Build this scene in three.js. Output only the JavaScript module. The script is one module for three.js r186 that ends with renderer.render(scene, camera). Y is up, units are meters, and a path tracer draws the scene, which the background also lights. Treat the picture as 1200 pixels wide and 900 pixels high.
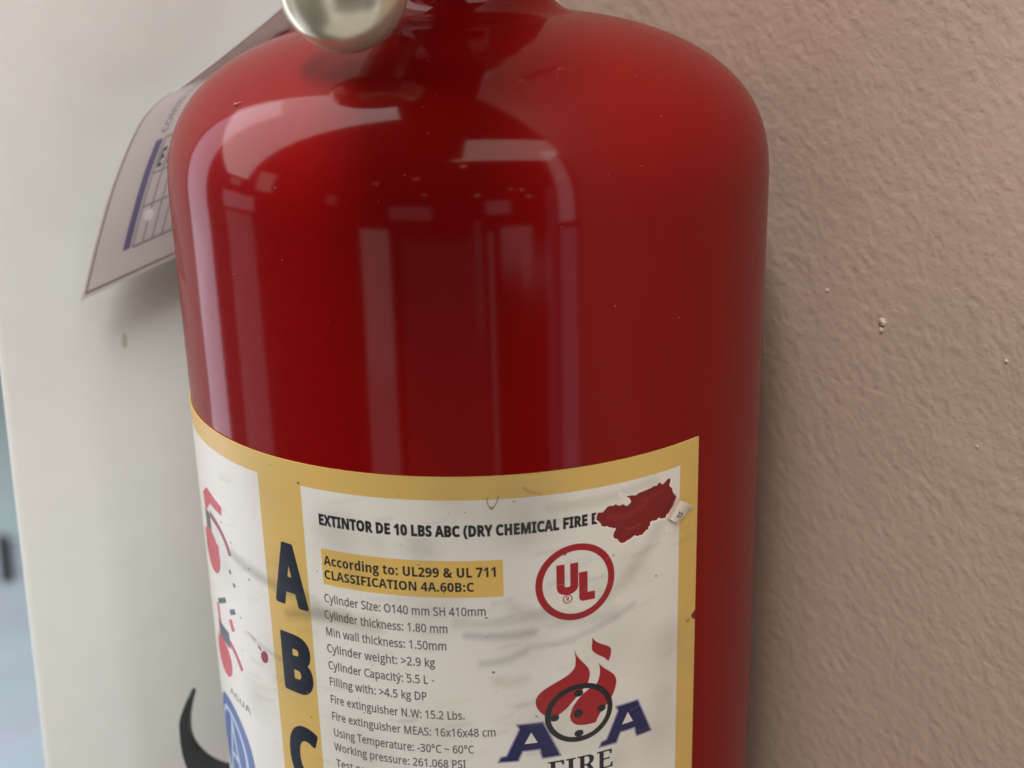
import * as THREE from 'three';
import { RoundedBoxGeometry } from 'three/addons/geometries/RoundedBoxGeometry.js';
import { mergeGeometries } from 'three/addons/utils/BufferGeometryUtils.js';
import { RectAreaLightUniformsLib } from 'three/addons/lights/RectAreaLightUniformsLib.js';

// ---------------------------------------------------------------- camera
const scene = new THREE.Scene();
const camera = new THREE.PerspectiveCamera(32.24, 4 / 3, 0.01, 60);
camera.position.set(0, 0, 0.316);
camera.rotation.set(-0.33007, -0.02739, -0.02621, 'YXZ');
camera.focus = 0.285;
camera.userData.fStop = 13;

// ---------------------------------------------------------------- light: a dim surrounding and openings and unseen lights, most mirrored in the paint
const renderer = new THREE.WebGLRenderer();
renderer.toneMapping = THREE.LinearToneMapping;
renderer.toneMappingExposure = 1.4;
renderer.shadowMap.enabled = true;
scene.background = new THREE.Color().setRGB(0.025, 0.024, 0.023);
RectAreaLightUniformsLib.init();
function areaLight(name, color, intensity, w, h, pos, target) {
  const l = new THREE.RectAreaLight(new THREE.Color().setRGB(...color), intensity, w, h);
  l.name = name; l.position.set(...pos); l.lookAt(...target); scene.add(l);
  return l;
}
// open sky above and to the left, past the end of the wall
areaLight('overhead_sky_light', [0.98, 0.96, 0.93], 3.1, 9, 1.85, [-4.85, 1.5, -0.63], [-4.85, 0, -0.63]);
// strong unseen light above and in front, placed to light walls and label
areaLight('unseen_overhead_light', [1, 0.985, 0.955], 30, 0.3, 0.85, [-0.24, 1.5, 0.9], [-0.24, 0, 0.9]);
// tall opening to the open air, left of the end of the wall
areaLight('open_air_light', [0.95, 0.92, 1.1], 2.0, 0.4, 2.7, [-1.36, 0.15, -0.69], [0, 0.15, 0]);
areaLight('unseen_left_light', [0.95, 0.95, 1.05], 0.95, 0.5, 0.2, [-1.75, -0.12, -0.02], [0, -0.1, 0]);  // unseen lights, mirrored as the dimmer strip at the left
areaLight('unseen_left_light', [0.95, 0.95, 1.05], 0.5, 0.46, 1.1, [-1.75, -0.8, -0.04], [0, -0.1, 0]);
// unseen lights in front, mirrored as a pale frame and strips
areaLight('unseen_upper_light', [1, 0.94, 0.84], 2.2, 1.5, 0.95, [0.5, 1.6, 1.55], [0.5, 0, 1.55]);
areaLight('front_strip_light', [1, 0.94, 0.92], 1.6, 0.2, 1.0, [1.1, 1.15, 1.68], [0, 0.4, 0]);
areaLight('front_strip_light', [0.97, 0.92, 1], 1.35, 0.2, 0.95, [1.1, 0.15, 1.68], [0, -0.1, 0]);
areaLight('front_strip_light', [0.85, 0.85, 1.1], 0.7, 0.23, 0.9, [1.13, -0.85, 1.67], [0, -0.1, 0]);
areaLight('front_strip_light', [0.85, 0.85, 1.1], 0.25, 0.12, 2.0, [0.93, -0.5, 1.78], [0, -0.1, 0]);
areaLight('front_left_light', [1, 0.95, 0.92], 0.85, 0.36, 0.35, [-1.13, -0.52, 1.65], [0, -0.1, 0]);
areaLight('front_left_light', [1, 0.95, 0.92], 0.6, 0.4, 0.75, [-1.15, -1.08, 1.65], [0, -0.1, 0]);
areaLight('unseen_front_light', [1, 0.92, 0.88], 0.1, 1.1, 1.0, [-0.38, -0.97, 1.96], [0, -0.1, 0]);  // faint unseen light, mirrored as the slightly lighter middle
areaLight('front_edge_light', [1, 0.95, 0.95], 0.6, 0.05, 1.3, [0.22, -1.02, 1.98], [0, -0.1, 0]);
// small warm bulbs behind the photographer, mirrored as sparks on the shoulder
for (const [x, y, z, k] of [[-0.08, 1.23, 1.86, 1.4], [-0.71, 0.88, 1.94, 0.7], [-1.21, 0.69, 1.76, 0.5], [-0.62, 0.45, 2.12, 0.4], [0.09, 0.41, 2.22, 0.6], [0.67, 0.5, 2.09, 0.5], [0.77, 0.3, 2.1, 0.6], [0.53, 0.53, 2.13, 0.4]]) {
  const l = new THREE.PointLight(new THREE.Color().setRGB(1, 0.62, 0.3), 0.016 * k, 0, 2); l.name = 'bulb_light'; l.position.set(x, y, z); l.shadow.radius = 0.7; l.castShadow = true; scene.add(l);
}
// small unseen lights further off, mirrored as bright patches in the paint
for (const [k, w, h, x, y, z] of [[0.7, 0.38, 0.21, 0.54, -0.44, 1.96], [0.5, 0.38, 0.05, 0.76, -0.55, 1.87], [0.6, 0.3, 0.3, 0.33, 0.06, 2.04], [0.35, 0.53, 0.29, -0.74, -0.04, 1.93], [1.2, 0.26, 0.4, -1.97, 0.33, 0.4], [0.8, 0.2, 0.12, -2.03, 0.18, -0.1], [0.5, 0.12, 0.2, -1.57, 0.17, 1.32], [0.25, 0.08, 0.46, 0.07, -0.42, 2.03]])
  areaLight('unseen_patch_light', [1, 0.93, 0.88], k, w, h, [x, y, z], [0, -0.06, 0]);
// unseen light from below, placed to light the label and white wall
areaLight('unseen_low_light', [1, 0.96, 0.9], 0.5, 2.2, 1.5, [0.1, -1.2, 1.15], [0.1, 0, 1.15]);

// ---------------------------------------------------------------- helpers
let seed = 7;
const rnd = () => { seed = (seed * 1664525 + 1013904223) >>> 0; return seed / 4294967296; };
const hash = (x, y, s) => { let h = Math.imul(x, 374761393) ^ Math.imul(y, 668265263) ^ Math.imul(s, 1442695041); h = Math.imul(h ^ (h >>> 13), 1274126177); return ((h ^ (h >>> 16)) >>> 0) / 4294967296; };
function vnoise(x, y, period, s) {                                     // tileable value noise
  const xi = Math.floor(x), yi = Math.floor(y), f = (t) => t * t * t * (t * (t * 6 - 15) + 10), u = f(x - xi), v = f(y - yi), m = (a) => ((a % period) + period) % period;
  const a = hash(m(xi), m(yi), s), b = hash(m(xi + 1), m(yi), s), c = hash(m(xi), m(yi + 1), s), d = hash(m(xi + 1), m(yi + 1), s);
  return a + (b - a) * u + (c - a) * v + (a - b - c + d) * u * v;
}
function noiseTexture(size, fn, srgb) {
  const d = new Uint8Array(size * size * 4);
  for (let j = 0; j < size; j++) for (let i = 0; i < size; i++) {
    const c = fn(i / size, j / size), k = (j * size + i) * 4;
    for (let n = 0; n < 3; n++) d[k + n] = Math.max(0, Math.min(255, Math.round((Array.isArray(c) ? c[n] : c) * 255)));
    d[k + 3] = 255;
  }
  const t = new THREE.DataTexture(d, size, size);
  t.wrapS = t.wrapT = THREE.RepeatWrapping; t.magFilter = THREE.LinearFilter; t.minFilter = THREE.LinearFilter;
  if (srgb) t.colorSpace = THREE.SRGBColorSpace;
  t.needsUpdate = true;
  return t;
}
const rep = (t, x, y = x) => { const c = t.clone(); c.repeat.set(x, y); c.needsUpdate = true; return c; };
const lin = (r, g, b) => new THREE.Color().setRGB(r, g, b);
function mesh(name, geometry, material, parent) {
  const m = new THREE.Mesh(geometry, material); m.name = name; m.castShadow = m.receiveShadow = true; parent.add(m); return m;
}
function thing(name, label, category, pos = [0, 0, 0], kind) {
  const g = new THREE.Group(); g.name = name; g.position.set(...pos); g.userData = { label, category };
  if (kind) g.userData.kind = kind;
  scene.add(g); return g;
}
function planarUV(g, s = 1) {                                          // uv in metres over x, y
  const p = g.attributes.position, uv = new Float32Array(p.count * 2);
  for (let i = 0; i < p.count; i++) { uv[2 * i] = p.getX(i) * s; uv[2 * i + 1] = p.getY(i) * s; }
  g.setAttribute('uv', new THREE.BufferAttribute(uv, 2)); return g;
}
// a thin solid sheet from a grid of points P(i/nu, j/nv) with thickness t along its normal
function sheet(P, nu, nv, t) {
  const pos = [], uv = [], idx = [], e = 1e-3, a = new THREE.Vector3(), b = new THREE.Vector3(), n = new THREE.Vector3();
  for (const side of [1, -1]) for (let j = 0; j <= nv; j++) for (let i = 0; i <= nu; i++) {
    const u = i / nu, v = j / nv, p = P(u, v);
    a.copy(P(Math.min(u + e, 1), v)).sub(P(Math.max(u - e, 0), v)); b.copy(P(u, Math.min(v + e, 1))).sub(P(u, Math.max(v - e, 0)));
    n.crossVectors(a, b).normalize().multiplyScalar(side * t / 2);
    pos.push(p.x + n.x, p.y + n.y, p.z + n.z); uv.push(u, v);
  }
  const N = (nu + 1) * (nv + 1), at = (i, j, s) => s * N + j * (nu + 1) + i, quad = (A, B, C, D) => idx.push(A, B, C, A, C, D);
  for (let j = 0; j < nv; j++) for (let i = 0; i < nu; i++) {
    quad(at(i, j, 0), at(i + 1, j, 0), at(i + 1, j + 1, 0), at(i, j + 1, 0));
    quad(at(i, j, 1), at(i, j + 1, 1), at(i + 1, j + 1, 1), at(i + 1, j, 1));
  }
  const top = pos.length / 3; let rim = [];
  for (let i = 0; i <= nu; i++) rim.push([i, 0]);
  for (let j = 1; j <= nv; j++) rim.push([nu, j]);
  for (let i = nu - 1; i >= 0; i--) rim.push([i, nv]);
  for (let j = nv - 1; j >= 1; j--) rim.push([0, j]);
  for (const [i, j] of rim) for (const s of [0, 1]) { const k = at(i, j, s); pos.push(pos[3 * k], pos[3 * k + 1], pos[3 * k + 2]); uv.push(uv[2 * k], uv[2 * k + 1]); }
  for (let k = 0; k < rim.length; k++) { const q = (k + 1) % rim.length; quad(top + 2 * k, top + 2 * k + 1, top + 2 * q + 1, top + 2 * q); }
  const g = new THREE.BufferGeometry();
  g.setAttribute('position', new THREE.Float32BufferAttribute(pos, 3)); g.setAttribute('uv', new THREE.Float32BufferAttribute(uv, 2)); g.setIndex(idx); g.computeVertexNormals();
  return g;
}

// ---------------------------------------------------------------- the setting: wall, floor, open air
const stucco = noiseTexture(1024, (u, v) => {
  const w = 0.012 * (vnoise(u * 9, v * 9, 9, 3) - 0.5), x = u + w, y = v + w;
  const a = vnoise((x * 0.8 + y * 0.2) * 40, y * 40, 40, 1);
  return 0.46 * vnoise(x * 46 + y * 14, y * 46, 46, 11) + 0.3 * vnoise(x * 84, y * 84, 84, 12) + 0.16 * vnoise(x * 180, y * 180, 180, 13) + 0.08 * a;
});
const mottle = (r, g, b, k, s) => noiseTexture(512, (u, v) => {
  const n = 0.5 * vnoise(u * 4, v * 4, 4, s) + 0.3 * vnoise(u * 11, v * 11, 11, s + 1) + 0.2 * vnoise(u * 40, v * 40, 40, s + 2) - 0.5, h = vnoise(u * 6, v * 6, 6, s + 5) - 0.5;
  return [r * (1 + k * n + 0.5 * k * h), g * (1 + k * n), b * (1 + k * n + 0.2 * k * h)];
}, true);
const beige = new THREE.MeshStandardMaterial({ map: rep(mottle(0.745, 0.65, 0.582, 0.09, 21), 3), bumpMap: rep(stucco, 9), bumpScale: 0.00026, roughness: 0.75 });  // same paint as the white wall, darkened and warmed for its shade
const white = new THREE.MeshStandardMaterial({ map: rep(mottle(0.92, 0.93, 0.91, 0.05, 31), 4), bumpMap: rep(stucco, 3), bumpScale: 0.0001, roughness: 0.6 });

const wall = thing('plaster_wall', 'rough plaster wall, shade held in its beige colour, behind and right of the red extinguisher', 'wall', [0.028, 0, -0.106], 'structure');
wall.rotation.set(0, -1.0123, 0);
{
  const g = planarUV(new RoundedBoxGeometry(1.0, 3.2, 0.12, 2, 0.002)); g.translate(0.5, 0, -0.06); mesh('plaster_face', g, beige, wall);
  // small lumps of plaster standing out of the face
  const lumps = [[0.1345, -0.0928, 0.0009], [0.1342, -0.0949, 0.0006], [0.1161, -0.0887, 0.0004], [0.17, -0.0939, 0.0004], [0.1644, -0.1161, 0.0003]];
  for (const [x, y, r] of lumps) {
    const s = new THREE.IcosahedronGeometry(r, 2), p = s.attributes.position;
    for (let i = 0; i < p.count; i++) { const k = 0.75 + 0.5 * hash(Math.round(p.getX(i) * 4e4), Math.round(p.getY(i) * 4e4), 5); p.setXYZ(i, p.getX(i) * k, p.getY(i) * k, p.getZ(i) * k * 0.7); }
    s.computeVertexNormals(); s.translate(x, y, r * 0.2);
    mesh('plaster_lump', s, new THREE.MeshStandardMaterial({ color: lin(0.6, 0.52, 0.42), roughness: 0.8 }), wall);
  }
}
const return_wall = thing('return_wall', 'smooth white painted return wall left of the red extinguisher', 'wall', [0.028, 0, -0.106], 'structure');
return_wall.rotation.set(0, 0.5585, -0.038, 'YXZ');
{
  const p = new THREE.Shape();                                         // plan of the wall: its far end is cut back behind the edge
  p.moveTo(-0.1712, 0); p.lineTo(0.1, 0); p.lineTo(0.1, 0.12); p.lineTo(-0.09, 0.12); p.lineTo(-0.1722, 0.0024); p.quadraticCurveTo(-0.1738, 0, -0.1712, 0);
  const g = new THREE.ExtrudeGeometry(p, { depth: 3.2, bevelEnabled: false, curveSegments: 8 }); g.rotateX(-Math.PI / 2); g.translate(0, -1.6, 0);
  mesh('wall_face', planarUV(g), white, return_wall);
  // a small scuff on the paint
  const k = new THREE.SphereGeometry(0.0011, 12, 8); k.scale(0.7, 2, 0.15); k.translate(-0.1405, -0.1075, 0); mesh('paint_scuff', k, new THREE.MeshStandardMaterial({ color: lin(0.62, 0.57, 0.52), roughness: 0.9 }), return_wall);
}
const floorMat = new THREE.MeshStandardMaterial({ map: rep(mottle(0.74, 0.8, 0.86, 0.08, 41), 2), roughness: 0.85 });
{
  const f = mesh('floor', planarUV(new RoundedBoxGeometry(2.6, 2.35, 0.1, 1, 0.002)), floorMat, scene); f.rotation.x = -Math.PI / 2; f.position.set(-1.4, -1.3, -1.275);
  f.userData = { kind: 'structure', label: 'pale bluish floor seen past the left end of the wall', category: 'floor' };
  const p = mesh('pavement', planarUV(new RoundedBoxGeometry(9, 5, 0.1, 1, 0.002)), new THREE.MeshStandardMaterial({ map: rep(mottle(0.76, 0.84, 0.86, 0.06, 47), 1), roughness: 0.8 }), scene);
  p.rotation.x = -Math.PI / 2; p.position.set(-0.6, -1.3, -4.954);
  p.userData = { kind: 'structure', label: 'bright pavement in the open air beyond the floor', category: 'pavement' };
  const t = mesh('threshold_strip', new RoundedBoxGeometry(0.024, 0.02, 0.22, 2, 0.008), new THREE.MeshStandardMaterial({ color: lin(0.06, 0.065, 0.07), roughness: 0.6 }), scene);
  t.position.set(-1.02, -1.241, -2.28); t.rotation.y = 0.35;
  t.userData = { label: 'dark blurred strip on the pale floor past the wall end', category: 'floor strip' };
}

// ---------------------------------------------------------------- the fire extinguisher
const R = 0.07, BASE = -0.42, W = (y) => y - BASE;                     // W: height above the camera's level -> height above the extinguisher's foot
const ext = thing('fire_extinguisher', 'red ABC fire extinguisher with yellow bordered label on the wall', 'fire extinguisher', [0, BASE, 0]);
const peel = noiseTexture(512, (u, v) => 0.6 * vnoise(u * 24, v * 24, 24, 61) + 0.4 * vnoise(u * 48, v * 48, 48, 62));
const dust = noiseTexture(512, (u, v) => { const n = vnoise(u * 8, v * 8, 8, 71) * 0.6 + vnoise(u * 60, v * 60, 60, 72) * 0.4; return 0.25 + 0.5 * n; });
const red = new THREE.MeshPhysicalMaterial({ color: lin(0.188, 0.001, 0.0007), roughness: 0.6, specularIntensity: 0.05, clearcoat: 0.5, clearcoatRoughness: 0.095, bumpMap: peel, bumpScale: 0.00009 });
{
  const y0 = -0.056, h = 0.039, n = 2.5, pts = [[0.0001, BASE], [0.058, BASE], [0.064, BASE + 0.002], [0.0685, BASE + 0.007], [R, BASE + 0.014]];
  for (let k = 1; k <= 12; k++) pts.push([R, BASE + 0.014 + (y0 - BASE - 0.014) * k / 12]);
  for (let k = 1; k <= 70; k++) {
    const t = (Math.PI / 2) * k / 70, r = R * Math.pow(Math.cos(t), 2 / n), y = y0 + h * Math.pow(Math.sin(t), 2 / n);
    if (r < 0.0285) break;
    pts.push([r, y]);
  }
  for (let k = 1; k <= 10; k++) { const a = (Math.PI / 2) * k / 10; pts.push([0.0195 + 0.0078 * (1 - Math.sin(a)), -0.0185 + 0.0065 * (1 - Math.cos(a))]); }
  pts.push([0.0195, 0.004], [0.0185, 0.006], [0.012, 0.006]);
  const g = new THREE.LatheGeometry(pts.map(([r, y]) => new THREE.Vector2(r, W(y))), 192);
  let len = 0; const v = pts.map(([r, y], i) => (len += i ? Math.hypot(r - pts[i - 1][0], y - pts[i - 1][1]) : 0)), uv = g.attributes.uv;
  for (let i = 0; i < uv.count; i++) uv.setXY(i, uv.getX(i) * 6, v[i % pts.length] / 0.0733);
  mesh('cylinder', g, red, ext);
}
// the label: print in millimetres, x along the arc from the front line, y down from the label's top edge
const LX0 = -135, LX1 = 51.15, LH = 150, SC = 11;
{
  const c = document.createElement('canvas'); c.width = Math.round((LX1 - LX0) * SC); c.height = Math.round(LH * SC);
  const k = c.getContext('2d');
  const WHITE = 'rgb(215,212,204)', YEL = 'rgb(203,170,96)', INK = 'rgb(24,24,30)', RED = 'rgb(152,28,34)', NAVY = 'rgb(30,32,78)';
  k.scale(SC, SC); k.translate(-LX0, 0);
  k.fillStyle = YEL; k.fillRect(LX0, 0, LX1 - LX0, LH);
  k.fillStyle = WHITE; k.fillRect(-39.6, 5.1, 45.35 + 39.6, LH); k.fillRect(LX0, 5, -52.2 - LX0, LH);
  const font = (px, f) => { k.font = f.replace('#', px); };
  function text(str, x0, x1, base, px, f = 'bold #px sans-serif', fill = INK, stroke = 0) {
    font(px * 10, f); const w = k.measureText(str).width / 10;
    k.save(); k.translate(x0, base); k.scale((x1 - x0) / w / 10, 0.1); k.fillStyle = fill; k.fillText(str, 0, 0);
    if (stroke) { k.strokeStyle = fill; k.lineWidth = stroke * 10; k.lineJoin = 'round'; k.strokeText(str, 0, 0); }
    k.restore();
  }
  text('EXTINTOR DE 10 LBS ABC (DRY CHEMICAL FIRE EX', -35.6, 25.8, 13.1, 3.25, 'bold #px sans-serif', INK, 0.22);
  k.fillStyle = 'rgb(210,174,92)'; k.fillRect(-35.5, 18.6, 39.4, 8.4);
  text('According to: UL299 & UL 711', -35, 2.8, 22.3, 3.1, 'bold #px sans-serif', INK, 0.03);
  text('CLASSIFICATION 4A.60B:C', -35.2, -2.1, 25.6, 2.9, 'bold #px sans-serif', INK, 0.03);
  for (const [s, x0, x1, y] of [['Cylinder Size: O140 mm SH 410mm', -35.7, 0.2, 31.2], ['Cylinder thickness: 1.80 mm', -36, -7.9, 35.2], ['Min wall thickness: 1.50mm', -36, -8.3, 39.3], ['Cylinder weight: >2.9 kg', -36, -11, 43.4],
    ['Cylinder Capacity: 5.5 L', -36, -12.7, 47.6], ['Filling with: >4.5 kg DP', -36.1, -13.1, 51.7], ['Fire extinguisher N.W: 15.2 Lbs.', -36.2, -5.1, 56.1], ['Fire extinguisher MEAS: 16x16x48 cm', -36.2, 1.4, 60.4],
    ['Using Temperature: -30°C ~ 60°C', -36, -3.5, 64.6], ['Working pressure: 261.068 PSI', -36.1, -5.3, 68.3], ['Test pressure: 500 PSI', -35.9, -12, 72.6]]) text(s, x0, x1, y, 2.75, '#px sans-serif', 'rgb(88,84,84)', 0.08);
  // the tall letters on the yellow stripe
  const big = (s, x0, x1, y0, y1) => { font(100, 'bold #px sans-serif'); const m = k.measureText(s), w = m.actualBoundingBoxRight + m.actualBoundingBoxLeft, h = m.actualBoundingBoxAscent + m.actualBoundingBoxDescent;
    k.save(); k.translate(x0, y1); k.scale((x1 - x0) / w, (y1 - y0) / h); k.translate(m.actualBoundingBoxLeft, -m.actualBoundingBoxDescent); k.fillStyle = k.strokeStyle = 'rgb(20,26,40)'; k.lineWidth = 7; k.lineJoin = 'round'; k.fillText(s, 0, 0); k.strokeText(s, 0, 0); k.restore(); };
  big('A', -49.3, -40.4, 20.2, 34.2); big('B', -48.9, -41, 42.4, 56); big('C', -49.3, -41, 65.6, 80); 
  // certification ring
  k.strokeStyle = RED; k.lineWidth = 1.5; k.beginPath(); k.arc(19.3, 25.7, 8.05, 0, 7); k.stroke();
  k.lineWidth = 1.75; k.lineCap = 'butt'; k.lineJoin = 'round';
  k.beginPath(); k.moveTo(15.9, 21.2); k.lineTo(15.9, 26.2); k.quadraticCurveTo(15.9, 27.4, 17.35, 27.4); k.quadraticCurveTo(18.9, 27.4, 18.9, 26.2); k.lineTo(18.9, 21.2); k.stroke();
  k.lineWidth = 1.9; k.beginPath(); k.moveTo(20.9, 23.6); k.lineTo(20.9, 29.4); k.lineTo(23.5, 29.4); k.stroke();
  k.lineWidth = 0.2; k.beginPath(); k.arc(17.4, 29.3, 0.95, 0, 7); k.stroke(); text('R', 17, 17.8, 29.8, 1.4, 'bold #px sans-serif', RED);
  // flame emblem
  k.fillStyle = RED;
  k.beginPath(); k.moveTo(18.7, 41.5); k.bezierCurveTo(19.6, 45, 22.6, 46, 22.2, 48.6); k.quadraticCurveTo(22, 50, 21.6, 50.6); k.lineTo(17, 55.5); k.lineTo(13.5, 58); k.bezierCurveTo(11.5, 56, 9.8, 55, 10.1, 52.4); k.bezierCurveTo(11, 49, 18, 48.6, 18.9, 45.6); k.quadraticCurveTo(19.2, 44, 18.7, 41.5); k.fill();
  k.beginPath(); k.moveTo(22.9, 39.5); k.bezierCurveTo(23.9, 41.8, 26.7, 41.8, 27.3, 43.4); k.quadraticCurveTo(27.4, 45, 26.6, 46.2); k.bezierCurveTo(25.6, 44.4, 23.2, 44, 22.7, 42.2); k.closePath(); k.fill();
  k.beginPath(); k.moveTo(24.3, 45.8); k.bezierCurveTo(25.2, 48.2, 28.4, 48.8, 28.6, 51.6); k.quadraticCurveTo(28.4, 54, 26.8, 56.2); k.lineTo(23.6, 51.5); k.bezierCurveTo(24.8, 49.4, 24.8, 48, 24.3, 45.8); k.fill();
  k.beginPath(); k.moveTo(23.4, 51.2); k.bezierCurveTo(20.6, 52.4, 18, 54.6, 17.6, 57.8); k.bezierCurveTo(17.8, 60.6, 20.8, 60.8, 23.6, 60.6); k.quadraticCurveTo(24.2, 58.6, 26.6, 56.4); k.lineTo(26, 53); k.closePath(); k.fill();
  k.strokeStyle = 'rgb(30,32,34)'; k.fillStyle = 'rgb(30,32,34)'; k.lineWidth = 1.25; k.beginPath(); k.ellipse(19.8, 57.3, 7.2, 6.55, 0, 0, 7); k.stroke();
  k.beginPath(); k.arc(19.5, 57.4, 1.05, 0, 7); k.fill();
  for (const [x, y] of [[19.6, 52.4], [14.1, 57.5], [24.9, 57.4], [19.6, 62.4]]) { k.beginPath(); k.ellipse(x, y, 1.05, 0.85, 0, 0, 7); k.fill(); }
  const wideA = (x0, x1, y0, y1) => { const m = (x0 + x1) / 2, t = (u, v) => [x0 + (x1 - x0) * u, y0 + (y1 - y0) * v], poly = (l) => { k.beginPath(); l.forEach(([u, v], i) => k[i ? 'lineTo' : 'moveTo'](...t(u, v))); k.closePath(); };
    const shape = [[0, 1], [0.02, 0.93], [0.12, 0.9], [0.36, 0.1], [0.33, 0], [0.72, 0], [0.96, 0.86], [1, 1], [0.74, 1], [0.72, 0.93], [0.7, 0.72], [0.36, 0.72], [0.3, 0.92], [0.28, 1]];
    k.lineJoin = 'miter'; k.strokeStyle = 'rgb(150,140,160)'; k.lineWidth = 1.1; poly(shape); k.stroke(); k.fillStyle = NAVY; poly(shape); k.fill(); k.strokeStyle = NAVY; k.lineWidth = 0.35; k.stroke();
    k.fillStyle = WHITE; poly([[0.41, 0.55], [0.53, 0.22], [0.64, 0.55]]); k.fill(); };
  wideA(2.2, 14.9, 58.4, 66.8); wideA(24.9, 37.4, 58.4, 66.9);
  text('FIRE', 12.3, 27.9, 73, 6.4, 'bold #px serif', 'rgb(36,36,46)');
  // left panel: two small extinguisher pictures, a line of print and a blue oval
  const rotRect = (x, y, w, h, a, f) => { k.save(); k.translate(x, y); k.rotate(a); k.fillStyle = f; k.beginPath(); k.ellipse(0, 0, w / 2, h / 2, 0, 0, 7); k.fill(); k.restore(); };
  const PR = 'rgb(186,62,72)', GR = 'rgb(70,74,84)';
  k.fillStyle = PR; k.beginPath(); k.moveTo(-84, 20); k.lineTo(-79, 17); k.lineTo(-69.6, 18.6); k.lineTo(-70, 21); k.lineTo(-77.5, 20.6); k.lineTo(-83, 24.6); k.fill();
  k.fillStyle = GR; k.fillRect(-83.4, 23.6, 4.6, 5.4); k.fillStyle = PR; k.beginPath(); k.ellipse(-80.4, 33.6, 6.4, 5.6, 0, 0, 7); k.fill(); k.fillRect(-86.8, 30, 12.6, 5);
  k.strokeStyle = 'rgb(140,46,58)'; k.lineWidth = 1.7; k.beginPath(); k.moveTo(-78.6, 23.6); k.quadraticCurveTo(-70, 24, -67.4, 30); k.stroke();
  rotRect(-94, 18.2, 2, 3, 0, GR); rotRect(-95, 39.6, 2.4, 2, 0, 'rgb(60,120,100)'); rotRect(-68.4, 34.4, 1.4, 1.2, 0, GR); rotRect(-66.8, 37.2, 1.4, 1.2, 0, GR);
  k.strokeStyle = 'rgb(52,70,76)'; k.lineWidth = 1.3; k.beginPath(); k.moveTo(-79.6, 46.8); k.lineTo(-73, 43.6); k.moveTo(-71, 46); k.lineTo(-67.8, 44.4); k.stroke();
  k.strokeStyle = PR; k.lineWidth = 2.2; k.beginPath(); k.moveTo(-80.4, 47.6); k.lineTo(-79.8, 53.4); k.moveTo(-71.4, 48); k.lineTo(-70, 50.6); k.stroke();
  k.fillStyle = GR; k.fillRect(-81.6, 52.4, 8.4, 4.4); k.fillStyle = PR; k.beginPath(); k.ellipse(-79.4, 61.6, 6, 5, 0, 0, 7); k.fill(); k.fillRect(-84.4, 57.2, 9, 5);
  k.strokeStyle = 'rgb(170,56,68)'; k.lineWidth = 1.8; k.beginPath(); k.moveTo(-73.4, 55); k.quadraticCurveTo(-69.6, 56, -67.2, 59.8); k.stroke();
  text('AGUA', -77, -64.8, 70.6, 2.6, 'bold #px sans-serif', 'rgb(96,100,102)');
  k.fillStyle = 'rgb(66,92,150)'; k.beginPath(); k.ellipse(-79, 87, 13.6, 13.6, 0, 0, 7); k.fill();
  k.strokeStyle = 'rgb(176,192,214)'; k.lineWidth = 1.5; k.beginPath(); k.ellipse(-80, 88, 10, 10.4, 0, 0, 7); k.stroke(); k.beginPath(); k.moveTo(-84, 97); k.lineTo(-79, 80); k.lineTo(-74, 97); k.moveTo(-82, 90); k.lineTo(-76, 90); k.stroke();
  // scuffs, grime and stains
  let onTop = false;
  const oc = document.createElement('canvas'), OS = 3.2; oc.width = Math.round((LX1 - LX0) * OS); oc.height = Math.round(LH * OS);
  const ok = oc.getContext('2d'); ok.scale(OS, OS); ok.translate(-LX0, 0);
  const line = (a, x0, y0, cx, cy, x1, y1, w, col = '70,64,58') => { const K = onTop ? k : ok; if (!onTop) { a *= 0.62; w = w * 1.7 + 0.25; } for (let q = 0; q < 5; q++) { K.strokeStyle = `rgba(${col},${a / 5})`; K.lineWidth = w * (0.3 + 0.35 * q); K.lineCap = 'round'; K.beginPath(); K.moveTo(x0, y0); K.quadraticCurveTo(cx, cy, x1, y1); K.stroke(); } };
  line(0.5, -66, 29, -52, 31.5, -41, 31.2, 1.1); line(0.45, -46, 37, -40, 34.6, -30, 34, 1.2); line(0.32, -38, 33.5, -32, 35.5, -24, 35, 2);
  line(0.3, -60, 48, -52, 50, -47, 49.2, 0.5); line(0.4, -4, 35.8, 4, 36.8, 10, 35.9, 0.8); line(0.25, -6, 33, 4, 33.6, 13, 31.4, 1); line(0.25, 9, 39.5, 20, 40, 33, 34, 0.6); line(0.22, 26, 31, 33, 27, 40, 17, 1.4);
  line(0.3, -1, 42.6, 4, 42.6, 8, 40.4, 0.7); line(0.2, 2, 47, 5, 48, 8, 47, 1.2); line(0.18, 6, 30, 14, 35, 28, 35, 1.6); line(0.2, 14, 8, 24, 9, 38, 6.4, 1);
  for (let q = 0; q < 130; q++) { const x = -75 + 122 * rnd(), y = 6 + 70 * rnd(); line(0.05 + 0.1 * rnd(), x, y, x + 2, y + rnd() - 0.5, x + 3 + 4 * rnd(), y - 1.4 * rnd(), 0.15 + 0.4 * rnd()); }
  for (let q = 0; q < 70; q++) { const x = -75 + 124 * rnd(), y = 1 + 74 * rnd(), s = 0.1 + 0.35 * rnd() * rnd(); k.fillStyle = `rgba(60,50,42,${0.25 + 0.5 * rnd()})`; k.beginPath(); k.ellipse(x, y, s, s * 0.8, 0, 0, 7); k.fill(); }
  for (let q = 0; q < 40; q++) { const x = -110 + 158 * rnd(), y = 4 + 70 * rnd(), s = 4 + 8 * rnd(), g = k.createRadialGradient(x, y, 0, x, y, s); g.addColorStop(0, `rgba(112,106,96,${0.09 + 0.1 * rnd()})`); g.addColorStop(1, 'rgba(120,112,98,0)'); k.fillStyle = g; k.fillRect(x - s, y - s, 2 * s, 2 * s); }
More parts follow.
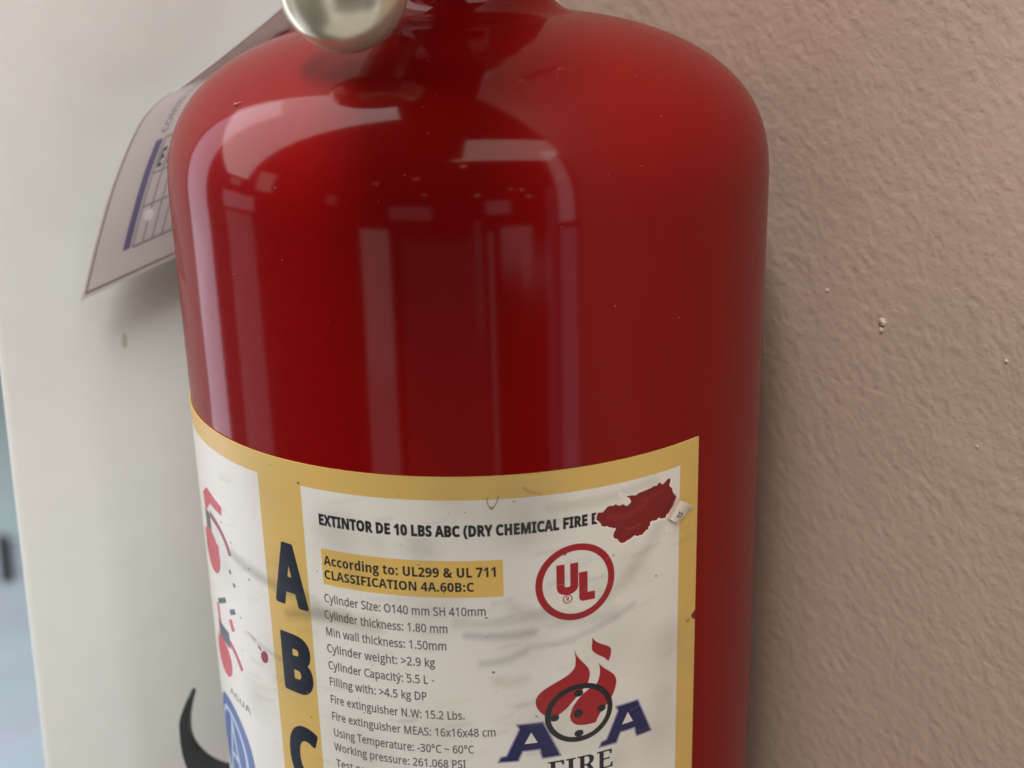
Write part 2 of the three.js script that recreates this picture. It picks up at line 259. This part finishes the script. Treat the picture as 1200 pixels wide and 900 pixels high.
  k.imageSmoothingEnabled = true; k.drawImage(oc, LX0, 0, LX1 - LX0, LH); onTop = true;
  k.strokeStyle = 'rgba(120,86,50,0.65)'; k.lineWidth = 0.25; k.beginPath(); k.moveTo(1.1, 4.6); k.quadraticCurveTo(1, 6.6, 2, 7.1); k.quadraticCurveTo(3, 6.4, 3.4, 4.4); k.stroke(); line(0.6, 1.8, 6.9, 2, 7.1, 2.1, 6.9, 0.5, '90,66,44'); line(0.4, 8.5, 3, 10, 4.4, 12, 4.6, 0.4, '130,84,40');
  rotRect(-56, 51.3, 2.6, 3.4, 0.5, 'rgb(128,30,40)'); rotRect(-57.6, 49.6, 1.6, 0.8, 0.6, 'rgb(150,70,72)'); line(0.5, -62.5, 47.4, -60.5, 47.4, -59.4, 48.4, 0.4, '120,60,50');
  for (let q = 0; q < 90; q++) { const x = -48 + 96 * rnd(), y = 8 + 66 * rnd(), l = 1 + 5 * rnd(), a = -0.25 + 0.4 * rnd(); k.strokeStyle = `rgba(205,200,188,${0.15 + 0.4 * rnd()})`; k.lineWidth = 0.06 + 0.16 * rnd(); k.beginPath(); k.moveTo(x, y); k.lineTo(x + l * Math.cos(a), y + l * Math.sin(a)); k.stroke(); }
  // the torn place where the paint and old glue show
  const tear = [[24, 11.6], [26.9, 9.8], [29.4, 10.3], [31.6, 10.5], [32.2, 9.9], [29.5, 7.6], [32.4, 8.6], [35.1, 8.4], [38.6, 8], [42.6, 7.4], [42.2, 8.9], [44.4, 11.9], [43.2, 14], [41.2, 16.2], [39.4, 15.4], [37.1, 15.9], [36.6, 17.4], [35, 18.3], [32.4, 18.2], [30, 18.9], [27.9, 17], [28.4, 15], [26.6, 14.4], [25, 13.8]];
  for (let q = 0, n = tear.length; q < n; q++) {                        // ragged edge
    const [ax, ay] = tear[q * 4], [bx, by] = tear[(q * 4 + 1) % tear.length];
    const l = Math.hypot(bx - ax, by - ay) * 0.14;
    tear.splice(q * 4 + 1, 0, ...[0.25, 0.5, 0.75].map((f) => [ax + (bx - ax) * f + (rnd() - 0.5) * 2 * l, ay + (by - ay) * f + (rnd() - 0.5) * 2 * l]));
  }
  const tp = () => { k.beginPath(); tear.forEach(([x, y], i) => k[i ? 'lineTo' : 'moveTo'](x, y)); k.closePath(); };
  k.strokeStyle = 'rgb(222,216,204)'; k.lineWidth = 0.8; k.lineJoin = 'round'; tp(); k.stroke(); k.fillStyle = 'rgb(118,28,28)'; tp(); k.fill();
  line(0.5, 27, 12.4, 32, 13.6, 36, 11, 1.1, '150,52,46'); line(0.4, 34, 10, 38, 10.5, 41, 9, 0.8, '150,52,46'); line(0.5, 31, 15.8, 33, 16.3, 34.4, 15.6, 0.4, '170,96,84'); line(0.6, 40.4, 15, 42.6, 13, 43.4, 11.6, 0.9, '86,10,14');
  k.fillStyle = 'rgb(120,26,30)'; k.beginPath(); k.moveTo(51.2, 41.6); k.lineTo(49.8, 42.6); k.lineTo(50.3, 43.6); k.lineTo(51.2, 44); k.fill(); line(0.7, 48.2, 43, 48.8, 44.4, 49.2, 43.2, 0.3, '60,50,30');
  const map = new THREE.CanvasTexture(c); map.colorSpace = THREE.SRGBColorSpace; map.magFilter = THREE.LinearFilter;
  // relief: paper creases, and the torn place lying lower
  const b = document.createElement('canvas'); b.width = 1024; b.height = Math.round(1024 * LH / (LX1 - LX0)); const q = b.getContext('2d'); const bs = 1024 / (LX1 - LX0);
  q.fillStyle = 'rgb(200,200,200)'; q.fillRect(0, 0, 1024, b.height); q.scale(bs, bs); q.translate(-LX0, 0);
  for (let i = 0; i < 160; i++) { const x = -100 + 150 * rnd(), y = 2 + 80 * rnd(), s = 2 + 7 * rnd(), g = q.createRadialGradient(x, y, 0, x, y, s), v = rnd() > 0.5 ? 255 : 140; g.addColorStop(0, `rgba(${v},${v},${v},0.1)`); g.addColorStop(1, `rgba(${v},${v},${v},0)`); q.fillStyle = g; q.fillRect(x - s, y - s, 2 * s, 2 * s); }
  q.fillStyle = 'rgb(40,40,40)'; q.beginPath(); tear.forEach(([x, y], i) => q[i ? 'lineTo' : 'moveTo'](x, y)); q.closePath(); q.fill();
  const bump = new THREE.CanvasTexture(b); bump.magFilter = THREE.LinearFilter;
  const paper = new THREE.MeshPhysicalMaterial({ map, roughness: 0.42, specularIntensity: 0.7, bumpMap: bump, bumpScale: 0.00025 });
  const arc = (x) => x / 70, yTop = -0.1036, nu = 150;
  const g = sheet((u, v) => { const a = arc(LX0 + (LX1 - LX0) * u), r = R + 0.00018; return new THREE.Vector3(r * Math.sin(a), W(yTop - LH / 1000 * (1 - v)), r * Math.cos(a)); }, nu, 8, 0.00022);
  mesh('label', g, paper, ext).userData.label = 'yellow and white printed label, scuffed and torn near its right corner';
  // the flap of paper curled back beside the tear
  const fc = document.createElement('canvas'); fc.width = 128; fc.height = 128; const fk = fc.getContext('2d'); fk.fillStyle = 'rgb(208,198,184)'; fk.fillRect(0, 0, 128, 128); fk.fillStyle = INK; fk.font = 'bold 44px sans-serif'; fk.fillText('ID', 52, 60); fk.fillStyle = 'rgba(150,110,90,0.35)'; fk.fillRect(0, 0, 22, 128);
  const ft = new THREE.CanvasTexture(fc); ft.colorSpace = THREE.SRGBColorSpace;
  const A = new THREE.Vector2(44.2, 12.2), B = new THREE.Vector2(41.6, 16.2), C = new THREE.Vector2(49.6, 15.6), D = new THREE.Vector2(44.8, 18.6);
  const flap = sheet((u, v) => { const x = (A.x * (1 - v) + B.x * v) * (1 - u) + (C.x * (1 - v) + D.x * v) * u, y = (A.y * (1 - v) + B.y * v) * (1 - u) + (C.y * (1 - v) + D.y * v) * u - 0.5 * Math.sin(3.1 * v) * u + 0.35 * Math.sin(11 * v + 1) * u + 0.25 * Math.sin(17 * u) * (v - 0.5), r = R + 0.0004 + 0.00045 * Math.sin(Math.PI * Math.min(1, u * 0.9 + 0.05)) ; return new THREE.Vector3(r * Math.sin(arc(x)), W(yTop - y / 1000), r * Math.cos(arc(x))); }, 12, 8, 0.00018);
  mesh('label_flap', flap, new THREE.MeshStandardMaterial({ map: ft, roughness: 0.6 }), ext).userData.label = 'curled white flap of torn label paper';
}
// specks of dust and a paint chip on the shoulder
{
  const list = [];
  const put = (az, y, r) => { const y0 = -0.056, h = 0.039, rr = y > y0 ? R * Math.pow(1 - Math.pow((y - y0) / h, 2.5), 0.4) : R, a = az * Math.PI / 180, g = new THREE.IcosahedronGeometry(r, 1); g.scale(1, 0.6, 1); g.translate(rr * Math.sin(a), W(y), rr * Math.cos(a)); list.push(g); };
  put(-50.3, -0.0325, 0.0006); put(-49.4, -0.0322, 0.0004);
  for (let q = 0; q < 34; q++) put(-70 + 150 * rnd(), -0.024 - 0.075 * rnd() * rnd(), 0.00007 + 0.00011 * rnd());
  const d = mesh('dust', mergeGeometries(list), new THREE.MeshStandardMaterial({ color: lin(0.34, 0.13, 0.11), roughness: 0.9 }), ext); d.userData.kind = 'stuff';
}
// valve above the neck (mostly above the picture): the shoulder mirrors it
const metal = new THREE.MeshStandardMaterial({ color: lin(0.68, 0.64, 0.49), metalness: 0.62, roughness: 0.24 });
const darkMetal = new THREE.MeshStandardMaterial({ color: lin(0.09, 0.012, 0.01), metalness: 0.2, roughness: 0.5 });
{
  const v = new THREE.LatheGeometry([[0.001, 0.006], [0.0165, 0.006], [0.0175, 0.008], [0.0175, 0.02], [0.0145, 0.023], [0.0145, 0.05], [0.012, 0.053], [0.001, 0.053]].map(([r, y]) => new THREE.Vector2(r, W(y))), 48);
  mesh('valve_body', v, darkMetal, ext);
  for (const [y, tilt] of [[0.03, 0], [0.07, -0.15]]) { const l = new RoundedBoxGeometry(0.034, 0.005, 0.19, 3, 0.002); l.translate(0, 0, 0.05); l.rotateX(tilt); l.rotateY(-0.1); l.translate(-0.008, W(y), 0); mesh(y < 0.06 ? 'unseen_carry_handle' : 'squeeze_lever', l, darkMetal, ext); }  // out of view; lower handle widened to hide the overhead light from the paint
  const ring = new THREE.TorusGeometry(0.012, 0.0011, 12, 48); ring.rotateY(0.9); ring.translate(0.028, W(0.03), 0.022); mesh('pull_ring', ring, metal, ext);
  // rounded fitting at front left of the valve, on a short stem
  const prof = []; const r = 0.0124;
  for (let k = 0; k <= 24; k++) { const a = (Math.PI / 2) * k / 24; prof.push(new THREE.Vector2(Math.max(0.0001, r * Math.sin(a)), 0.0072 * Math.cos(a))); }
  prof.push(new THREE.Vector2(r + 0.0003, -0.0012), new THREE.Vector2(r + 0.0003, -0.0028), new THREE.Vector2(r - 0.001, -0.0042), new THREE.Vector2(0.006, -0.006), new THREE.Vector2(0.0055, -0.03), new THREE.Vector2(0.0001, -0.03));
  const f = new THREE.LatheGeometry(prof.reverse(), 64); f.rotateX(Math.PI / 2);
  const m = mesh('valve_fitting', f, metal, ext); m.position.set(-0.0236, W(-0.0097), 0.05); m.rotation.set(0.05, -0.25, 0, 'YXZ'); m.userData.label = 'rounded cream silver metal fitting of the valve';
}
// clip at the lower left, on a band just below the picture
const black = new THREE.MeshStandardMaterial({ color: lin(0.018, 0.022, 0.026), roughness: 0.42 });
{
  const s = new THREE.Shape();
  s.moveTo(-0.0803, -0.1936); s.bezierCurveTo(-0.0825, -0.1975, -0.0838, -0.2, -0.0838, -0.204); s.bezierCurveTo(-0.0842, -0.211, -0.0836, -0.217, -0.0795, -0.223); s.bezierCurveTo(-0.077, -0.227, -0.072, -0.229, -0.0665, -0.2295); s.lineTo(-0.0665, -0.2186);
  s.bezierCurveTo(-0.0735, -0.2186, -0.0778, -0.2162, -0.0806, -0.2112); s.bezierCurveTo(-0.0828, -0.2075, -0.0826, -0.202, -0.0797, -0.1938); s.quadraticCurveTo(-0.0799, -0.1932, -0.0803, -0.1936);
  const g = new THREE.ExtrudeGeometry(s, { depth: 0.0045, bevelEnabled: true, bevelThickness: 0.0004, bevelSize: 0.0003, bevelSegments: 2, curveSegments: 20 }); g.translate(0, -BASE, -0.002);
  mesh('hose_clip', g, black, ext).userData.label = 'black curved plastic clip at the lower left';
  const band = new THREE.LatheGeometry([[0.0701, -0.238], [0.0713, -0.2378], [0.0715, -0.2365], [0.0715, -0.2235], [0.0713, -0.2222], [0.0701, -0.222]].map(([r, y]) => new THREE.Vector2(r, W(y))), 128);
  mesh('clip_band', band, black, ext);
}

// ---------------------------------------------------------------- inspection tag hanging from the neck, behind the left shoulder
const tag = thing('inspection_tag', 'laminated paper inspection tag with a purple table hanging behind the left shoulder', 'tag', [-0.09, -0.0842, -0.02]);
{
  const E = new THREE.CatmullRomCurve3([[-0.1005, -0.0871, -0.0162], [-0.0948, -0.0699, -0.0193], [-0.0899, -0.0566, -0.0235], [-0.0834, -0.0437, -0.0297], [-0.0783, -0.0389, -0.0338], [-0.0733, -0.0362, -0.0369], [-0.0589, -0.0263, -0.0421], [-0.0448, -0.016, -0.0421], [-0.0299, -0.0037, -0.0421]].map((p) => new THREE.Vector3(...p)));
  const wide = new THREE.Vector3(0.814, 0.269, -0.514), off = new THREE.Vector3(0.09, 0.0842, 0.02);
  const c = document.createElement('canvas'); c.width = 512; c.height = 1024; const k = c.getContext('2d');   // x across from the outer edge (46 mm), y down to the bottom edge (about 115 mm)
  const mm = 512 / 46; k.fillStyle = 'rgb(232,225,224)'; k.fillRect(0, 0, 512, 1024); k.scale(mm, mm); const H = 1024 / mm;
  const P = 'rgb(138,132,172)', G = 'rgb(172,160,168)';
  k.strokeStyle = 'rgb(150,136,132)'; k.lineWidth = 0.4; k.strokeRect(0.9, 0.9, 44, H - 1.8);
  k.save(); k.translate(11.6, H - 5); k.rotate(-Math.PI / 2); k.fillStyle = P;
  k.font = '25px sans-serif'; k.scale(0.1, 0.1); k.fillText('CONTROL DE INSPECCION', 232, -2); k.restore();
  k.fillStyle = P; k.fillRect(9.2, H - 27, 2, 21.4);
  k.strokeStyle = G; k.lineWidth = 0.4;
  for (const y of [27, 19.5, 12.5, 5.6]) { k.beginPath(); k.moveTo(12, H - y); k.lineTo(44.5, H - y); k.stroke(); }
  for (let x = 12; x < 45; x += 2.8) { k.beginPath(); k.moveTo(x, H - 27); k.lineTo(x, H - 5.6); k.stroke(); }
  k.fillStyle = 'rgb(104,98,126)'; for (let i = 0; i < 11; i++) { k.save(); k.translate(12.3 + 2.8 * i, H - 20.6); k.scale(0.055, 0.1); k.font = 'bold 58px sans-serif'; k.fillText('EFMAMJJASON'[i], 0, 0); k.restore(); }
  k.fillStyle = 'rgba(120,112,160,0.7)'; for (const [x, n] of [[15.5, 18], [23.5, 14], [27, 16], [31, 12], [35, 15]]) for (let i = 0; i < n; i++) k.fillRect(x, H - 37 - 2.9 * i - 1.4 * rnd(), 1 + 0.5 * rnd(), 0.8 + 1.2 * rnd());
  k.strokeStyle = 'rgba(120,112,160,0.8)'; k.lineWidth = 0.3; for (const x of [17.6, 25.4, 29.4, 33.4]) { k.beginPath(); k.moveTo(x, H - 36); k.lineTo(x, H - 88); k.stroke(); }
  k.fillStyle = 'rgb(60,64,96)'; k.fillRect(20, H - 62, 2.4, 3); k.fillStyle = 'rgb(180,80,70)'; k.fillRect(18, H - 66, 3, 2.4);
  k.save(); k.translate(19, H - 34); k.rotate(-Math.PI / 2); k.scale(0.1, 0.1); k.fillStyle = P; k.font = 'bold 40px sans-serif'; k.fillText('EXTINTOR', 0, 0); k.fillStyle = 'rgb(170,60,60)'; k.fillText('ABC', 260, 80); k.restore();
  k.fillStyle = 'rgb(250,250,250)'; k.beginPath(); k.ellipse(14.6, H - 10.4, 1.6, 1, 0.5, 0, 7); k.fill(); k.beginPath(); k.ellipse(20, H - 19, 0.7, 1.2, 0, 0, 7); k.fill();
  const map = new THREE.CanvasTexture(c); map.colorSpace = THREE.SRGBColorSpace; map.magFilter = THREE.LinearFilter;
  const g = sheet((u, v) => { const p = E.getPoint(v); p.addScaledVector(wide, 0.046 * u).add(off); return p; }, 24, 80, 0.0004);
  mesh('tag_card', g, new THREE.MeshPhysicalMaterial({ map, roughness: 0.92, transmission: 0.55, thickness: 0, side: THREE.DoubleSide }), tag);
}
scene.traverse((o) => { if (o.isMesh) o.castShadow = o.receiveShadow = true; });
renderer.render(scene, camera);
